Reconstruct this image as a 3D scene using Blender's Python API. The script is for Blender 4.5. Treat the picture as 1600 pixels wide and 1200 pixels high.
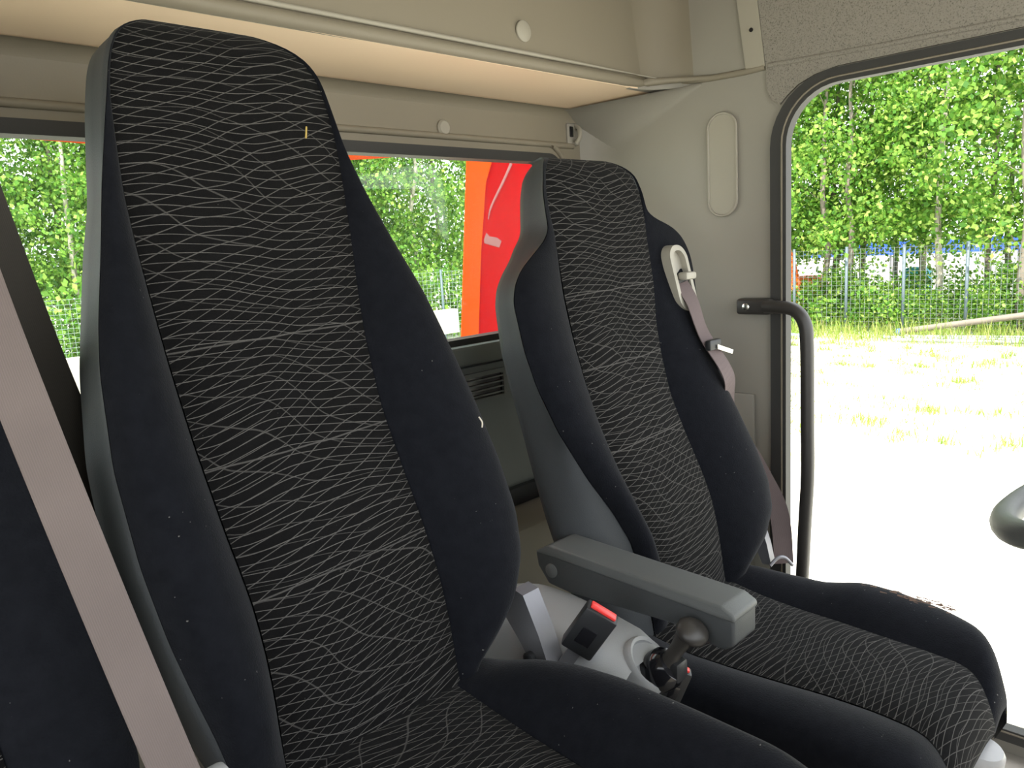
import bpy, bmesh, math, random
import numpy as np
from mathutils import Vector, Matrix

# ------------------------------------------------------------------ camera, world, sun, exposure
scene = bpy.context.scene
col = scene.collection
for o in list(bpy.data.objects):
    bpy.data.objects.remove(o)

cam_data = bpy.data.cameras.new('camera')
cam = bpy.data.objects.new('camera', cam_data)
col.objects.link(cam)
RIGHT = Vector((0.69734155, -0.71413279, -0.06106652))
DOWN = Vector((-0.16561862, -0.0776558, -0.98312769))
FWD = Vector((0.69734155, 0.69568954, -0.1724263))
m = Matrix.Identity(4)
for i in range(3):
    m[i][0] = RIGHT[i]; m[i][1] = -DOWN[i]; m[i][2] = -FWD[i]
cam.matrix_world = m
cam_data.sensor_width = 36.0
cam_data.lens = 27.0
cam_data.clip_start = 0.02
cam_data.clip_end = 400
scene.camera = cam

world = bpy.data.worlds.new('sky')
scene.world = world
world.use_nodes = True
bg = world.node_tree.nodes['Background']
bg.inputs[0].default_value = (0.93, 0.97, 1.0, 1)
bg.inputs[1].default_value = 1.9

sun_d = bpy.data.lights.new('sun', 'SUN')
sun_d.energy = 5.0
sun_d.angle = 0.01
sun_d.color = (1.0, 0.94, 0.82)
sun = bpy.data.objects.new('sun', sun_d)
col.objects.link(sun)
SUN_TO = Vector((-0.50, -0.30, 0.82)).normalized()
sun.rotation_euler = SUN_TO.to_track_quat('Z', 'Y').to_euler()
sun.location = (0, 0, 30)

scene.view_settings.view_transform = 'Standard'
scene.view_settings.look = 'None'
scene.view_settings.gamma = 1.0
scene.view_settings.use_curve_mapping = False
scene.view_settings.exposure = 1.0

# ------------------------------------------------------------------ helpers
GROUND = -2.30
FLOOR = -1.05


class N:
    """small node-graph helper"""
    def __init__(self, name):
        self.m = bpy.data.materials.new(name)
        self.m.use_nodes = True
        self.t = self.m.node_tree
        self.b = self.t.nodes['Principled BSDF']
        self.out = self.t.nodes['Material Output']

    def node(self, typ, **kw):
        n = self.t.nodes.new(typ)
        for k, v in kw.items():
            setattr(n, k, v)
        return n

    def link(self, a, b):
        self.t.links.new(a, b)

    def math(self, op, a, b=None, c=None):
        n = self.node('ShaderNodeMath', operation=op)
        for i, v in enumerate((a, b, c)):
            if v is None:
                continue
            if isinstance(v, (int, float)):
                n.inputs[i].default_value = v
            else:
                self.link(v, n.inputs[i])
        return n.outputs[0]

    def coord(self, which='Object'):
        return self.node('ShaderNodeTexCoord').outputs[which]

    def noise(self, vec, scale, detail=3, rough=0.55):
        n = self.node('ShaderNodeTexNoise')
        n.inputs['Scale'].default_value = scale
        n.inputs['Detail'].default_value = detail
        n.inputs['Roughness'].default_value = rough
        if vec is not None:
            self.link(vec, n.inputs['Vector'])
        return n.outputs['Fac']

    def ramp(self, fac, stops):
        n = self.node('ShaderNodeValToRGB')
        el = n.color_ramp.elements
        while len(el) < len(stops):
            el.new(0.5)
        for e, (p, c) in zip(el, stops):
            e.position = p
            e.color = (c[0], c[1], c[2], 1) if not isinstance(c, (int, float)) else (c, c, c, 1)
        self.link(fac, n.inputs[0])
        return n.outputs[0]

    def mix(self, fac, a, b):
        n = self.node('ShaderNodeMix', data_type='RGBA')
        for key, v in ((0, fac), (6, a), (7, b)):
            if isinstance(v, (int, float)):
                n.inputs[key].default_value = v
            elif isinstance(v, tuple):
                n.inputs[key].default_value = (v[0], v[1], v[2], 1)
            else:
                self.link(v, n.inputs[key])
        return n.outputs[2]

    def bump(self, height, strength=0.3, dist=0.002):
        n = self.node('ShaderNodeBump')
        n.inputs['Strength'].default_value = strength
        n.inputs['Distance'].default_value = dist
        self.link(height, n.inputs['Height'])
        self.link(n.outputs[0], self.b.inputs['Normal'])

    def set(self, **kw):
        for k, v in kw.items():
            i = self.b.inputs[k.replace('_', ' ')]
            if isinstance(v, tuple):
                v = (v[0], v[1], v[2], 1)
            i.default_value = v


def plastic(name, c, rough=0.55, bump=0.25, scale=450, var=0.08, spec=0.4):
    n = N(name)
    co = n.coord()
    f = n.noise(co, 3.0, 4)
    n.link(n.mix(f, tuple(x * (1 - var) for x in c), tuple(min(1, x * (1 + var)) for x in c)), n.b.inputs['Base Color'])
    n.set(Roughness=rough, Specular_IOR_Level=spec)
    if bump:
        n.bump(n.noise(co, scale, 2), bump, 0.001)
    return n.m


def plain(name, c, rough=0.5, metal=0.0, spec=0.5):
    n = N(name)
    f = n.noise(n.coord(), 25.0, 3)
    n.link(n.mix(f, tuple(x * 0.9 for x in c), tuple(min(1, x * 1.1) for x in c)), n.b.inputs['Base Color'])
    n.set(Roughness=rough, Metallic=metal, Specular_IOR_Level=spec)
    return n.m


def fabric_net(name):
    """black moquette with thin wavy crossing lines; UV in metres"""
    n = N(name)
    uv = n.node('ShaderNodeUVMap').outputs[0]
    sep = n.node('ShaderNodeSeparateXYZ')
    n.link(uv, sep.inputs[0])
    u, v = sep.outputs[0], sep.outputs[1]
    warp = n.noise(uv, 5.0, 1)
    warp2 = n.noise(uv, 11.0, 1)
    w = n.math('ADD', n.math('MULTIPLY', warp, 3.4), n.math('MULTIPLY', warp2, 0.7))

    def fam(slope, pitch, amp, ku, kv, ph, wgain, width):
        g = n.math('MULTIPLY', n.math('ADD', v, n.math('MULTIPLY', u, slope)), 1 / pitch)
        s = n.math('SINE', n.math('ADD', n.math('ADD', n.math('MULTIPLY', u, ku), n.math('MULTIPLY', v, kv)), ph))
        g = n.math('ADD', g, n.math('MULTIPLY', s, amp))
        g = n.math('ADD', g, n.math('MULTIPLY', w, wgain))
        fr = n.math('ABSOLUTE', n.math('SUBTRACT', n.math('FRACT', g), 0.5))
        mr = n.node('ShaderNodeMapRange', interpolation_type='SMOOTHSTEP')
        n.link(fr, mr.inputs[0])
        mr.inputs[1].default_value = width
        mr.inputs[2].default_value = width * 0.45
        mr.inputs[3].default_value = 0
        mr.inputs[4].default_value = 1
        return mr.outputs[0]
    a = fam(0.03, 0.0118, 0.7, 20.0, 9.0, 0.4, 0.8, 0.055)
    b = fam(-0.42, 0.0150, 0.8, 12.0, -15.0, 1.9, -0.7, 0.045)
    c = fam(0.28, 0.030, 0.8, -9.0, 22.0, 0.9, 0.6, 0.028)
    lines = n.math('MAXIMUM', n.math('MAXIMUM', a, n.math('MULTIPLY', b, 0.8)), n.math('MULTIPLY', c, 0.5))
    for vc in (-.093, -.232, -.386):
        dv = n.math('ABSOLUTE', n.math('ADD', n.math('SUBTRACT', v, vc), n.math('SUBTRACT', n.math('MULTIPLY', u, -.03), n.math('MULTIPLY', warp2, .006))))
        cr = n.node('ShaderNodeMapRange', interpolation_type='SMOOTHSTEP')
        n.link(dv, cr.inputs[0])
        cr.inputs[1].default_value = .0016; cr.inputs[2].default_value = .0003
        cr.inputs[3].default_value = 0; cr.inputs[4].default_value = .75
        lines = n.math('MAXIMUM', lines, cr.outputs[0])
    fleck = n.noise(uv, 900.0, 1)
    lines = n.math('MULTIPLY', lines, n.math('ADD', 0.45, n.math('MULTIPLY', fleck, 0.9)))
    base = n.mix(n.noise(uv, 35.0, 4), (0.003, 0.003, 0.0033), (0.008, 0.0078, 0.008))
    spk = n.math('GREATER_THAN', n.noise(uv, 260.0, 1), 0.80)
    base = n.mix(n.math('MULTIPLY', spk, 0.35), base, (0.3, 0.29, 0.27))
    colr = n.mix(lines, base, (0.105, 0.10, 0.095))
    n.link(colr, n.b.inputs['Base Color'])
    n.set(Roughness=0.95, Specular_IOR_Level=0.08, Sheen_Weight=0.035, Sheen_Roughness=0.5)
    n.bump(n.math('ADD', n.noise(uv, 700.0, 2), n.math('MULTIPLY', lines, 0.5)), 0.25, 0.001)
    return n.m


def plush(name):
    n = N(name)
    co = n.coord()
    f = n.noise(co, 60.0, 5, 0.7)
    base = n.mix(f, (0.0035, 0.004, 0.0055), (0.0125, 0.0135, 0.0175))
    spk = n.math('GREATER_THAN', n.noise(co, 190.0, 1), 0.80)
    n.link(n.mix(n.math('MULTIPLY', spk, 0.4), base, (0.35, 0.34, 0.32)), n.b.inputs['Base Color'])
    n.set(Roughness=1.0, Specular_IOR_Level=0.05, Sheen_Weight=0.09, Sheen_Roughness=0.4)
    n.bump(n.noise(co, 380.0, 3), 0.5, 0.0015)
    return n.m


def webbing(name, c):
    n = N(name)
    uv = n.node('ShaderNodeUVMap').outputs[0]
    wv = n.node('ShaderNodeTexWave', wave_type='BANDS', bands_direction='X')
    wv.inputs['Scale'].default_value = 160.0
    n.link(uv, wv.inputs[0])
    f = n.math('ADD', n.math('MULTIPLY', wv.outputs['Fac'], 0.25), n.math('MULTIPLY', n.noise(uv, 9.0, 3), 0.75))
    n.link(n.mix(f, tuple(x * 0.75 for x in c), tuple(x * 1.25 for x in c)), n.b.inputs['Base Color'])
    n.set(Roughness=0.75, Specular_IOR_Level=0.25)
    n.bump(wv.outputs['Fac'], 0.2, 0.0005)
    return n.m


M = {}
M['net'] = fabric_net('net_moquette')
M['plush'] = plush('black_plush')
M['vinyl'] = plastic('grey_vinyl', (0.050, 0.054, 0.058), 0.6, 0.35, 600, 0.1, 0.22)
M['wall'] = plastic('cab_grey_plastic', (0.262, 0.243, 0.208), 0.55, 0.12, 300, 0.04)
M['wall_warm'] = plastic('cab_warm_plastic', (0.215, 0.187, 0.140), 0.55, 0.12, 300, 0.04)
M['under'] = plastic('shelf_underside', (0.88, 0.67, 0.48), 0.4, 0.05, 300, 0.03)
M['cover'] = plastic('beige_cover', (0.31, 0.285, 0.235), 0.5, 0.1, 300, 0.03)
M['panel'] = plastic('dark_panel', (0.17, 0.185, 0.17), 0.55, 0.2, 300, 0.06)
M['rubber'] = plastic('black_rubber', (0.035, 0.034, 0.032), 0.6, 0.2, 300, 0.1)
M['black'] = plain('black_plastic', (0.018, 0.019, 0.021), 0.45)
M['gloss'] = plain('gloss_black', (0.01, 0.01, 0.012), 0.12)
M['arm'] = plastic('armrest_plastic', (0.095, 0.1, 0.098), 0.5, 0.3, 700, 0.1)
M['arm_shaded'] = plastic('armrest_side_shaded', (0.05, 0.054, 0.056), 0.5, 0.3, 700, 0.1)  # darker copy of the armrest plastic, shade on the sides put into colour
M['console'] = plastic('console_grey', (0.34, 0.35, 0.36), 0.5, 0.25, 500, 0.06)
M['metal'] = plain('worn_steel', (0.22, 0.22, 0.24), 0.4, 0.5)
M['chrome'] = plain('bright_steel', (0.75, 0.74, 0.7), 0.25, 1.0)
M['bar'] = plain('dark_bar', (0.034, 0.031, 0.028), 0.42)
M['redbtn'] = plain('red_plastic', (0.75, 0.04, 0.035), 0.35)
M['belt'] = webbing('grey_webbing', (0.155, 0.125, 0.117))
M['belt_shaded'] = webbing('shaded_webbing', (0.045, 0.04, 0.033))  # webbing darkened to hold the shade behind the seat
M['belt_brown'] = webbing('brown_webbing', (0.13, 0.10, 0.10))
M['bezel'] = plain('bezel_grey', (0.34, 0.32, 0.27), 0.5)
M['red'] = plain('red_paint', (0.30, 0.002, 0.004), 0.9, 0, 0.02)
M['orange'] = plain('orange_sunlit_red', (0.55, 0.055, 0.006), 0.9, 0, 0.02)  # beam orange; on the headboard edge it paints sunlight on red
M['floor'] = plastic('floor_mat', (0.36, 0.33, 0.29), 0.8, 0.4, 200, 0.1)  # unseen floor, tone raised to bounce light up to the shelf
M['grey_knob'] = plain('grey_knob', (0.40, 0.40, 0.41), 0.4)


def speckled():
    n = N('speckled_headliner')
    co = n.coord()
    f = n.noise(co, 400.0, 2, 0.6)
    n.link(n.ramp(f, [(0.30, (0.11, 0.10, 0.085)), (0.45, (0.235, 0.215, 0.185)), (0.8, (0.27, 0.25, 0.215))]), n.b.inputs['Base Color'])
    n.set(Roughness=0.8, Specular_IOR_Level=0.2)
    n.bump(f, 0.5, 0.002)
    return n.m


M['speck'] = speckled()


def dirty_glass(name, haze):
    n = N(name)
    n.t.nodes.remove(n.b)
    tr = n.node('ShaderNodeBsdfTransparent'); tr.inputs[0].default_value = (0.93, 0.97, 0.94, 1)
    df = n.node('ShaderNodeBsdfTranslucent'); df.inputs[0].default_value = (0.85, 0.87, 0.83, 1)
    gl = n.node('ShaderNodeBsdfGlossy'); gl.inputs['Roughness'].default_value = 0.03
    f = n.math('MULTIPLY', n.noise(n.coord(), 4.0, 4), haze * 2)
    m1 = n.node('ShaderNodeMixShader'); n.link(f, m1.inputs[0]); n.link(tr.outputs[0], m1.inputs[1]); n.link(df.outputs[0], m1.inputs[2])
    m2 = n.node('ShaderNodeMixShader'); m2.inputs[0].default_value = 0.025; n.link(m1.outputs[0], m2.inputs[1]); n.link(gl.outputs[0], m2.inputs[2])
    n.link(m2.outputs[0], n.out.inputs[0])
    return n.m


M['glass'] = dirty_glass('rear_glass', 0.007)


def link(o, parent=None):
    col.objects.link(o)
    if parent is not None:
        o.parent = parent
    return o


def make(name, verts, faces, mat, parent=None, smooth=False, uvs=None, auto=None):
    me = bpy.data.meshes.new(name)
    me.from_pydata([tuple(v) for v in verts], [], [tuple(f) for f in faces])
    if uvs is not None:
        uvl = me.uv_layers.new(name='UVMap')
        for lp in me.loops:
            uvl.data[lp.index].uv = uvs[lp.vertex_index]
    if smooth:
        me.polygons.foreach_set('use_smooth', [True] * len(me.polygons))
    me.materials.append(mat)
    o = link(bpy.data.objects.new(name, me), parent)
    if auto:
        md = o.modifiers.new('edges', 'EDGE_SPLIT')
        md.split_angle = math.radians(auto)
    return o


def from_bm(name, bm, mat, parent=None, smooth=False, auto=None):
    bmesh.ops.recalc_face_normals(bm, faces=bm.faces)
    me = bpy.data.meshes.new(name)
    bm.to_mesh(me)
    bm.free()
    if smooth or auto:
        me.polygons.foreach_set('use_smooth', [True] * len(me.polygons))
    me.materials.append(mat)
    o = link(bpy.data.objects.new(name, me), parent)
    if auto:
        md = o.modifiers.new('edges', 'EDGE_SPLIT')
        md.split_angle = math.radians(auto)
    return o


def empty(name, loc=(0, 0, 0)):
    o = bpy.data.objects.new(name, None)
    o.empty_display_size = 0.05
    link(o)
    o.location = loc
    return o


def tag(o, label, cat, group=None, kind=None):
    o['label'] = label
    o['category'] = cat
    if group:
        o['group'] = group
    if kind:
        o['kind'] = kind
    return o


def struct(o, label=None):
    o['kind'] = 'structure'
    if label:
        o['label'] = label
    return o


def part(o, root):
    """parent o (built in world coordinates) to root, keeping its place"""
    o.parent = root
    o.matrix_parent_inverse = Matrix.Translation(root.location).inverted()
    return o


def bm_box(lo, hi, bevel=0.0, seg=2):
    bm = bmesh.new()
    bmesh.ops.create_cube(bm, size=1)
    lo, hi = Vector(lo), Vector(hi)
    for v in bm.verts:
        v.co = Vector((lo[i] + (v.co[i] + 0.5) * (hi[i] - lo[i]) for i in range(3)))
    if bevel:
        bmesh.ops.bevel(bm, geom=bm.edges[:], offset=bevel, segments=seg, affect='EDGES', profile=0.5)
    return bm


def box(name, lo, hi, mat, bevel=0.0, seg=2, parent=None):
    return from_bm(name, bm_box(lo, hi, bevel, seg), mat, parent, auto=40 if bevel else None)


def tube(name, pts, rad, mat, seg=12, parent=None, cap=True):
    """tube through points, rad scalar or list"""
    pts = [Vector(p) for p in pts]
    rs = rad if isinstance(rad, (list, tuple)) else [rad] * len(pts)
    V, F = [], []
    prev = None
    for i, p in enumerate(pts):
        d = (pts[min(i + 1, len(pts) - 1)] - pts[max(i - 1, 0)]).normalized()
        if prev is None:
            a = d.orthogonal().normalized()
        else:
            a = (prev - d * prev.dot(d)).normalized()
        prev = a
        b = d.cross(a)
        for k in range(seg):
            t = 2 * math.pi * k / seg
            V.append(p + (a * math.cos(t) + b * math.sin(t)) * rs[i])
    for i in range(len(pts) - 1):
        for k in range(seg):
            k2 = (k + 1) % seg
            F.append((i * seg + k, i * seg + k2, (i + 1) * seg + k2, (i + 1) * seg + k))
    if cap:
        F.append(tuple(range(seg - 1, -1, -1)))
        F.append(tuple((len(pts) - 1) * seg + k for k in range(seg)))
    return make(name, V, F, mat, parent, smooth=True, auto=60)


def smooth_path(pts, n=8):
    pts = [Vector(p) for p in pts]
    out = []
    for i in range(len(pts) - 1):
        p0 = pts[max(i - 1, 0)]; p1 = pts[i]; p2 = pts[i + 1]; p3 = pts[min(i + 2, len(pts) - 1)]
        for k in range(n):
            t = k / n
            out.append(0.5 * ((2 * p1) + (p2 - p0) * t + (2 * p0 - 5 * p1 + 4 * p2 - p3) * t * t + (3 * p1 - p0 - 3 * p2 + p3) * t ** 3))
    out.append(pts[-1])
    return out


def lathe(name, prof, axis_o, axis_d, mat, seg=24, parent=None, auto=40):
    """profile [(r, h)] about axis"""
    o = Vector(axis_o); d = Vector(axis_d).normalized()
    a = d.orthogonal().normalized(); b = d.cross(a)
    V, F = [], []
    for r, h in prof:
        for k in range(seg):
            t = 2 * math.pi * k / seg
            V.append(o + d * h + (a * math.cos(t) + b * math.sin(t)) * r)
    for i in range(len(prof) - 1):
        for k in range(seg):
            k2 = (k + 1) % seg
            F.append((i * seg + k, i * seg + k2, (i + 1) * seg + k2, (i + 1) * seg + k))
    F.append(tuple(range(seg - 1, -1, -1)))
    F.append(tuple((len(prof) - 1) * seg + k for k in range(seg)))
    return make(name, V, F, mat, parent, smooth=True, auto=auto)


def ribbon(name, pts, wdirs, width, thick, mat, parent=None, n=10):
    pts = smooth_path(pts, n)
    if not isinstance(wdirs, list):
        wdirs = [wdirs] * 2
    V, F, U = [], [], []
    L = 0
    for i, p in enumerate(pts):
        f = i / (len(pts) - 1) * (len(wdirs) - 1)
        k = min(int(f), len(wdirs) - 2)
        w = Vector(wdirs[k]).lerp(Vector(wdirs[k + 1]), f - k).normalized()
        d = (pts[min(i + 1, len(pts) - 1)] - pts[max(i - 1, 0)]).normalized()
        w = (w - d * w.dot(d)).normalized()
        nn = d.cross(w)
        if i:
            L += (p - pts[i - 1]).length
        for sx, sn in ((-1, -1), (1, -1), (1, 1), (-1, 1)):
            V.append(p + w * (sx * width / 2) + nn * (sn * thick / 2))
            U.append((sx * width / 2, L))
    for i in range(len(pts) - 1):
        for k in range(4):
            k2 = (k + 1) % 4
            F.append((i * 4 + k, i * 4 + k2, (i + 1) * 4 + k2, (i + 1) * 4 + k))
    F.append((3, 2, 1, 0)); e = (len(pts) - 1) * 4
    F.append((e, e + 1, e + 2, e + 3))
    return make(name, V, F, mat, parent, uvs=U)


def rrect(x0, x1, y0, y1, r, n=8):
    out = []
    for cx, cy, a0 in ((x1 - r, y1 - r, 0), (x0 + r, y1 - r, 90), (x0 + r, y0 + r, 180), (x1 - r, y0 + r, 270)):
        for k in range(n + 1):
            a = math.radians(a0 + 90 * k / n)
            out.append((cx + r * math.cos(a), cy + r * math.sin(a)))
    return out


def slab(name, outer, holes, mat, plane, d0, d1, parent=None, auto=30):
    """polygon (a,b) with holes extruded between d0 and d1; plane 'x': (d,a,b), 'y': (a,d,b), 'z': (a,b,d)"""
    def P(a, b, d):
        return {'x': (d, a, b), 'y': (a, d, b), 'z': (a, b, d)}[plane]
    bm = bmesh.new()
    loops = []
    edges = []
    for lp in [outer] + holes:
        vs = [bm.verts.new(P(a, b, d0)) for a, b in lp]
        for i in range(len(vs)):
            edges.append(bm.edges.new((vs[i], vs[(i + 1) % len(vs)])))
    r = bmesh.ops.triangle_fill(bm, use_beauty=True, edges=edges)
    faces = [g for g in r['geom'] if isinstance(g, bmesh.types.BMFace)]
    ex = bmesh.ops.extrude_face_region(bm, geom=faces)
    vs = [g for g in ex['geom'] if isinstance(g, bmesh.types.BMVert)]
    dv = Vector(P(0, 0, d1)) - Vector(P(0, 0, d0))
    bmesh.ops.translate(bm, verts=vs, vec=dv)
    return from_bm(name, bm, mat, parent, auto=auto)


def fillet(name, o, a, b, along, r, mat, n=10, parent=None, r0=None):
    """concave quarter-round at corner o; a,b unit dirs leaving the corner along both surfaces"""
    o, a, b, along = Vector(o), Vector(a), Vector(b), Vector(along)
    V, F = [], []
    for k in range(n + 1):
        t = math.pi / 2 * k / n
        p = o + a * (r - r * math.sin(t)) + b * (r - r * math.cos(t))
        q = r if r0 is None else r0
        V.append(o + a * (q - q * math.sin(t)) + b * (q - q * math.cos(t))); V.append(p + along)
    c = len(V)
    V += [o - (a + b) * 0.002, o - (a + b) * 0.002 + along]
    for k in range(n):
        F.append((2 * k, 2 * k + 1, 2 * k + 3, 2 * k + 2))
    F.append((0, c, c + 1, 1)); F.append((2 * n, 2 * n + 1, c + 1, c))
    F.append(tuple([c] + [2 * k for k in range(n + 1)])); F.append(tuple([c + 1] + [2 * k + 1 for k in range(n, -1, -1)]))
    bm = bmesh.new()
    bv = [bm.verts.new(v) for v in V]
    for f in F:
        bm.faces.new([bv[i] for i in f])
    return from_bm(name, bm, mat, parent, auto=35)


# ------------------------------------------------------------------ cab shell
XL, XR = 1.64, -0.62          # driver's side wall, passenger side wall
YR, YF = 1.30, -0.80          # rear wall, front
ROOF = 0.62

struct(box('floor', (XR, YF, FLOOR - 0.05), (XL, YR, FLOOR), M['floor']))
struct(box('ceiling', (XR - .05, -.46, ROOF), (XL + .05, YR + .05, ROOF + 0.04), M['wall_warm']))

# rear wall with window
WX0, WX1, WZ0, WZ1 = -0.52, 1.50, -0.192, 0.204
wr = struct(slab('wall_rear', [(XR, FLOOR), (XL + .05, FLOOR), (XL + .05, ROOF), (XR, ROOF)],
                 [rrect(WX0 - .02, WX1 + .02, WZ0 - .018, WZ1 + .02, .05)], M['panel'], 'y', YR, YR + .05))
win = struct(empty('window_1', (0.5, YR, WZ0)), 'long rear cab window')
part(slab('window_frame', rrect(WX0 - .022, WX1 + .022, WZ0 - .02, WZ1 + .022, .052),
          [rrect(WX0, WX1, WZ0, WZ1, .04)], M['rubber'], 'y', YR - .012, YR + .03), win)
part(slab('pane', rrect(WX0 - .01, WX1 + .01, WZ0 - .01, WZ1 + .01, .045), [], M['glass'], 'y', YR + .012, YR + .016), win)
# raised surround of the window and upper band
struct(slab('trim_1', [(XR, .332), (XR, .20), (WX0 - .022, .20)] + [(WX0 - .022, .224), (WX1 - .03, .226)] +
            [(WX1 + .022 - .05 + .05 * math.sin(t), WZ1 + .022 - .05 + .05 * math.cos(t)) for t in (.3, .6, .9, 1.2, 1.5)] +
            [(WX1 + .022, -.212), (1.64, -.212), (1.64, .332)], [], M['wall_warm'], 'y', YR - .010, YR + .001))
bead = [(XR, YR - .012, .246), (1.40, YR - .012, .247)] + [(1.46 + .07 * math.sin(t), YR - .012, .177 + .07 * math.cos(t)) for t in (.2, .5, .8, 1.1, 1.4)] + [(1.535, YR - .012, .10), (1.537, YR - .012, -.2)]
struct(tube('trim_2', smooth_path(bead, 4), .007, M['wall_warm'], 8))
struct(box('trim_3', (XR, YR - .03, -.252), (1.60, YR + .001, -.206), M['panel'], .008))
struct(box('trim_4', (XR, YR - .012, -.335), (1.60, YR + .001, -.258), M['panel'], .004))
struct(box('trim_5', (XR, YR - .02, -.62), (1.60, YR + .001, -.575), M['black'], .004))

# overhead shelf: header face, rolled lip, pale underside
YH = 1.08
struct(slab('wall_header', [(YH, .352), (YH + .02, .620), (YR, .620), (YR, .34)], [], M['wall_warm'], 'x', XR, XL))
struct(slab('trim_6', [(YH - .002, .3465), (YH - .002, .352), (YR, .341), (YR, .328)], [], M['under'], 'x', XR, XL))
lip = smooth_path([(XR, YH, .357), (1.50, YH, .3595), (1.57, YH - .014, .361), (1.61, YH - .05, .362), (1.632, YH - .10, .358), (1.637, .93, .353)], 6)
struct(tube('trim_7', lip, [float(np.interp(p.x, [1.5, 1.637], [.0125, .006])) for p in lip], M['wall_warm'], 14))
lip = smooth_path([(XR, YH - .002, .375), (1.45, YH - .002, .377), (1.54, YH - .010, .374), (1.585, YH - .03, .368)], 6)
struct(tube('trim_8', lip, [float(np.interp(p.x, [1.3, 1.585], [.0045, .001])) for p in lip], M['cover'], 8))  # thin ridge; its paler colour paints the highlight above the lip
struct(fillet('trim_9', (XL, YH + .005, .352), (-1, 0, 0), (0, -1, 0), (0, .015, .27), .10, M['wall_warm']))
struct(fillet('trim_10', (XL, YR, FLOOR), (-1, 0, 0), (0, -1, 0), (0, 0, 1.38), .09, M['wall']))
struct(slab('trim_23', [(1.64, 1.09), (1.52, 1.09), (1.52, 1.078)] + [(1.53 + .11 * math.sin(t), .97 + .11 * math.cos(t)) for t in np.linspace(0, math.pi / 2, 9)], [], M['wall'], 'z', .345, .357))
struct(fillet('trim_11', (XL, .965, .346), (-1, 0, 0), (0, 0, -1), (0, .34, -.020), .14, M['wall'], r0=.004, n=16))
struct(fillet('trim_12', (XR, YR - .008, .330), (0, -1, 0), (0, 0, -1), (XL - XR, 0, 0), .03, M['wall_warm']))

# driver's side wall with door opening (door swung away)
DY0, DY1, DZ0, DZ1 = -0.42, 0.765, -1.0, 0.297
struct(slab('wall_left', [(YF, FLOOR - .1), (YR + .05, FLOOR - .1), (YR + .05, ROOF), (-.46, ROOF), (YF, -.36)],
            [rrect(DY0, DY1, DZ0, DZ1, .115, 10)], M['wall'], 'x', XL, XL + .012))
struct(slab('door_1', rrect(DY0 - .028, DY1 + .030, DZ0 - .02, DZ1 + .022, .14, 10),
            [rrect(DY0 + .006, DY1 - .006, DZ0 + .006, DZ1 - .006, .11, 10)], M['rubber'], 'x', XL - .012, XL + .014), 'door opening with black rubber seal')
lip = rrect(DY0 - .004, DY1 + .004, DZ0, DZ1 + .004, .118, 10)
struct(tube('trim_13', [(XL - .012, a, b) for a, b in lip] + [(XL - .012,) + lip[0]], .0022, M['wall_warm'], 6))
# seam line, joining strip with screw hole, speckled panel over the door
struct(tube('trim_14', smooth_path([(XL - .004, 1.07, .363), (XL - .002, .96, .354), (XL - .002, .856, .350), (XL - .002, .81, .352)]), .007, M['wall_warm'], 8))
st = struct(slab('trim_15', [(.852, .355), (.808, .352), (.825, .49), (.845, .62), (.892, .62), (.872, .50)], [], M['cover'], 'x', XL - .008, XL))
lathe('screw_hole', [(.0045, 0), (.0045, .002)], (XL - .0085, .838, .431), (-1, 0, 0), M['gloss'], 12, st)
struct(slab('trim_16', [(.807, .352), (.805, .304), (.795, .281), (.776, .268), (.758, .285), (.735, .302), (.70, .315), (.655, .3225), (DY0 - .1, .3225), (DY0 - .2, .60), (.843, .615), (.824, .49)],
            [], M['speck'], 'x', XL - .006, XL))
struct(tube('trim_17', smooth_path([(XL - .004, .80, .352), (XL - .004, .546, .342), (XL - .004, .2, .336), (XL - .004, -.4, .336)]), .006, M['speck'], 8))
struct(box('trim_18', (XL - .006, .838, -.80), (XL, 1.18, -.366), M['wall'], .004))
struct(box('trim_19', (XL - .010, .798, -1.0), (XL, .84, -.545), M['wall'], .004))

# passenger side wall (door open behind the viewpoint), front bulkhead
struct(slab('wall_right', [(YF, FLOOR - .1), (YR + .05, FLOOR - .1), (YR + .05, ROOF), (-.46, ROOF), (YF, -.36)],
            [rrect(-0.42, 0.70, -.98, .34, .1)], M['wall'], 'x', XR - .06, XR))
struct(box('wall_front', (XR, YF - .05, FLOOR), (XL, YF, -.36), M['wall']))
for k_, xp in ((21, XR + .02), (22, XL - .02)):
    struct(tube('trim_%d' % k_, [(xp, YF - .02, -.37), (xp, -.46, ROOF + .01)], .035, M['wall'], 10))

# ------------------------------------------------------------------ seats


def rail(tab, colm, z, sig=0.010):
    """smoothed piecewise-linear table lookup (tab rows sorted by first column ascending)"""
    t = np.array(sorted(tab))
    zz = np.linspace(-3, 3, 13) * sig
    w = np.exp(-np.linspace(-3, 3, 13) ** 2 / 2); w /= w.sum()
    return float(sum(wi * np.interp(z + d, t[:, 0], t[:, colm]) for wi, d in zip(w, zz)))


def strip_mesh(name, rows, mat, root, uvs=None):
    V, F = [], []
    n = len(rows[0])
    for r in rows:
        V += r
    for i in range(len(rows) - 1):
        for k in range(n - 1):
            F.append((i * n + k, i * n + k + 1, (i + 1) * n + k + 1, (i + 1) * n + k))
    U = [u for r in uvs for u in r] if uvs else None
    o = make(name, V, F, mat, None, smooth=True, uvs=U)
    return part(o, root) if root else o


def bolster_f(w):
    return float(np.interp(w, [0, .06, .15, .3, .45, .6, .75, .88, .96, 1], [-.08, .10, .34, .68, .9, 1, .97, .82, .62, .42]))


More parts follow.
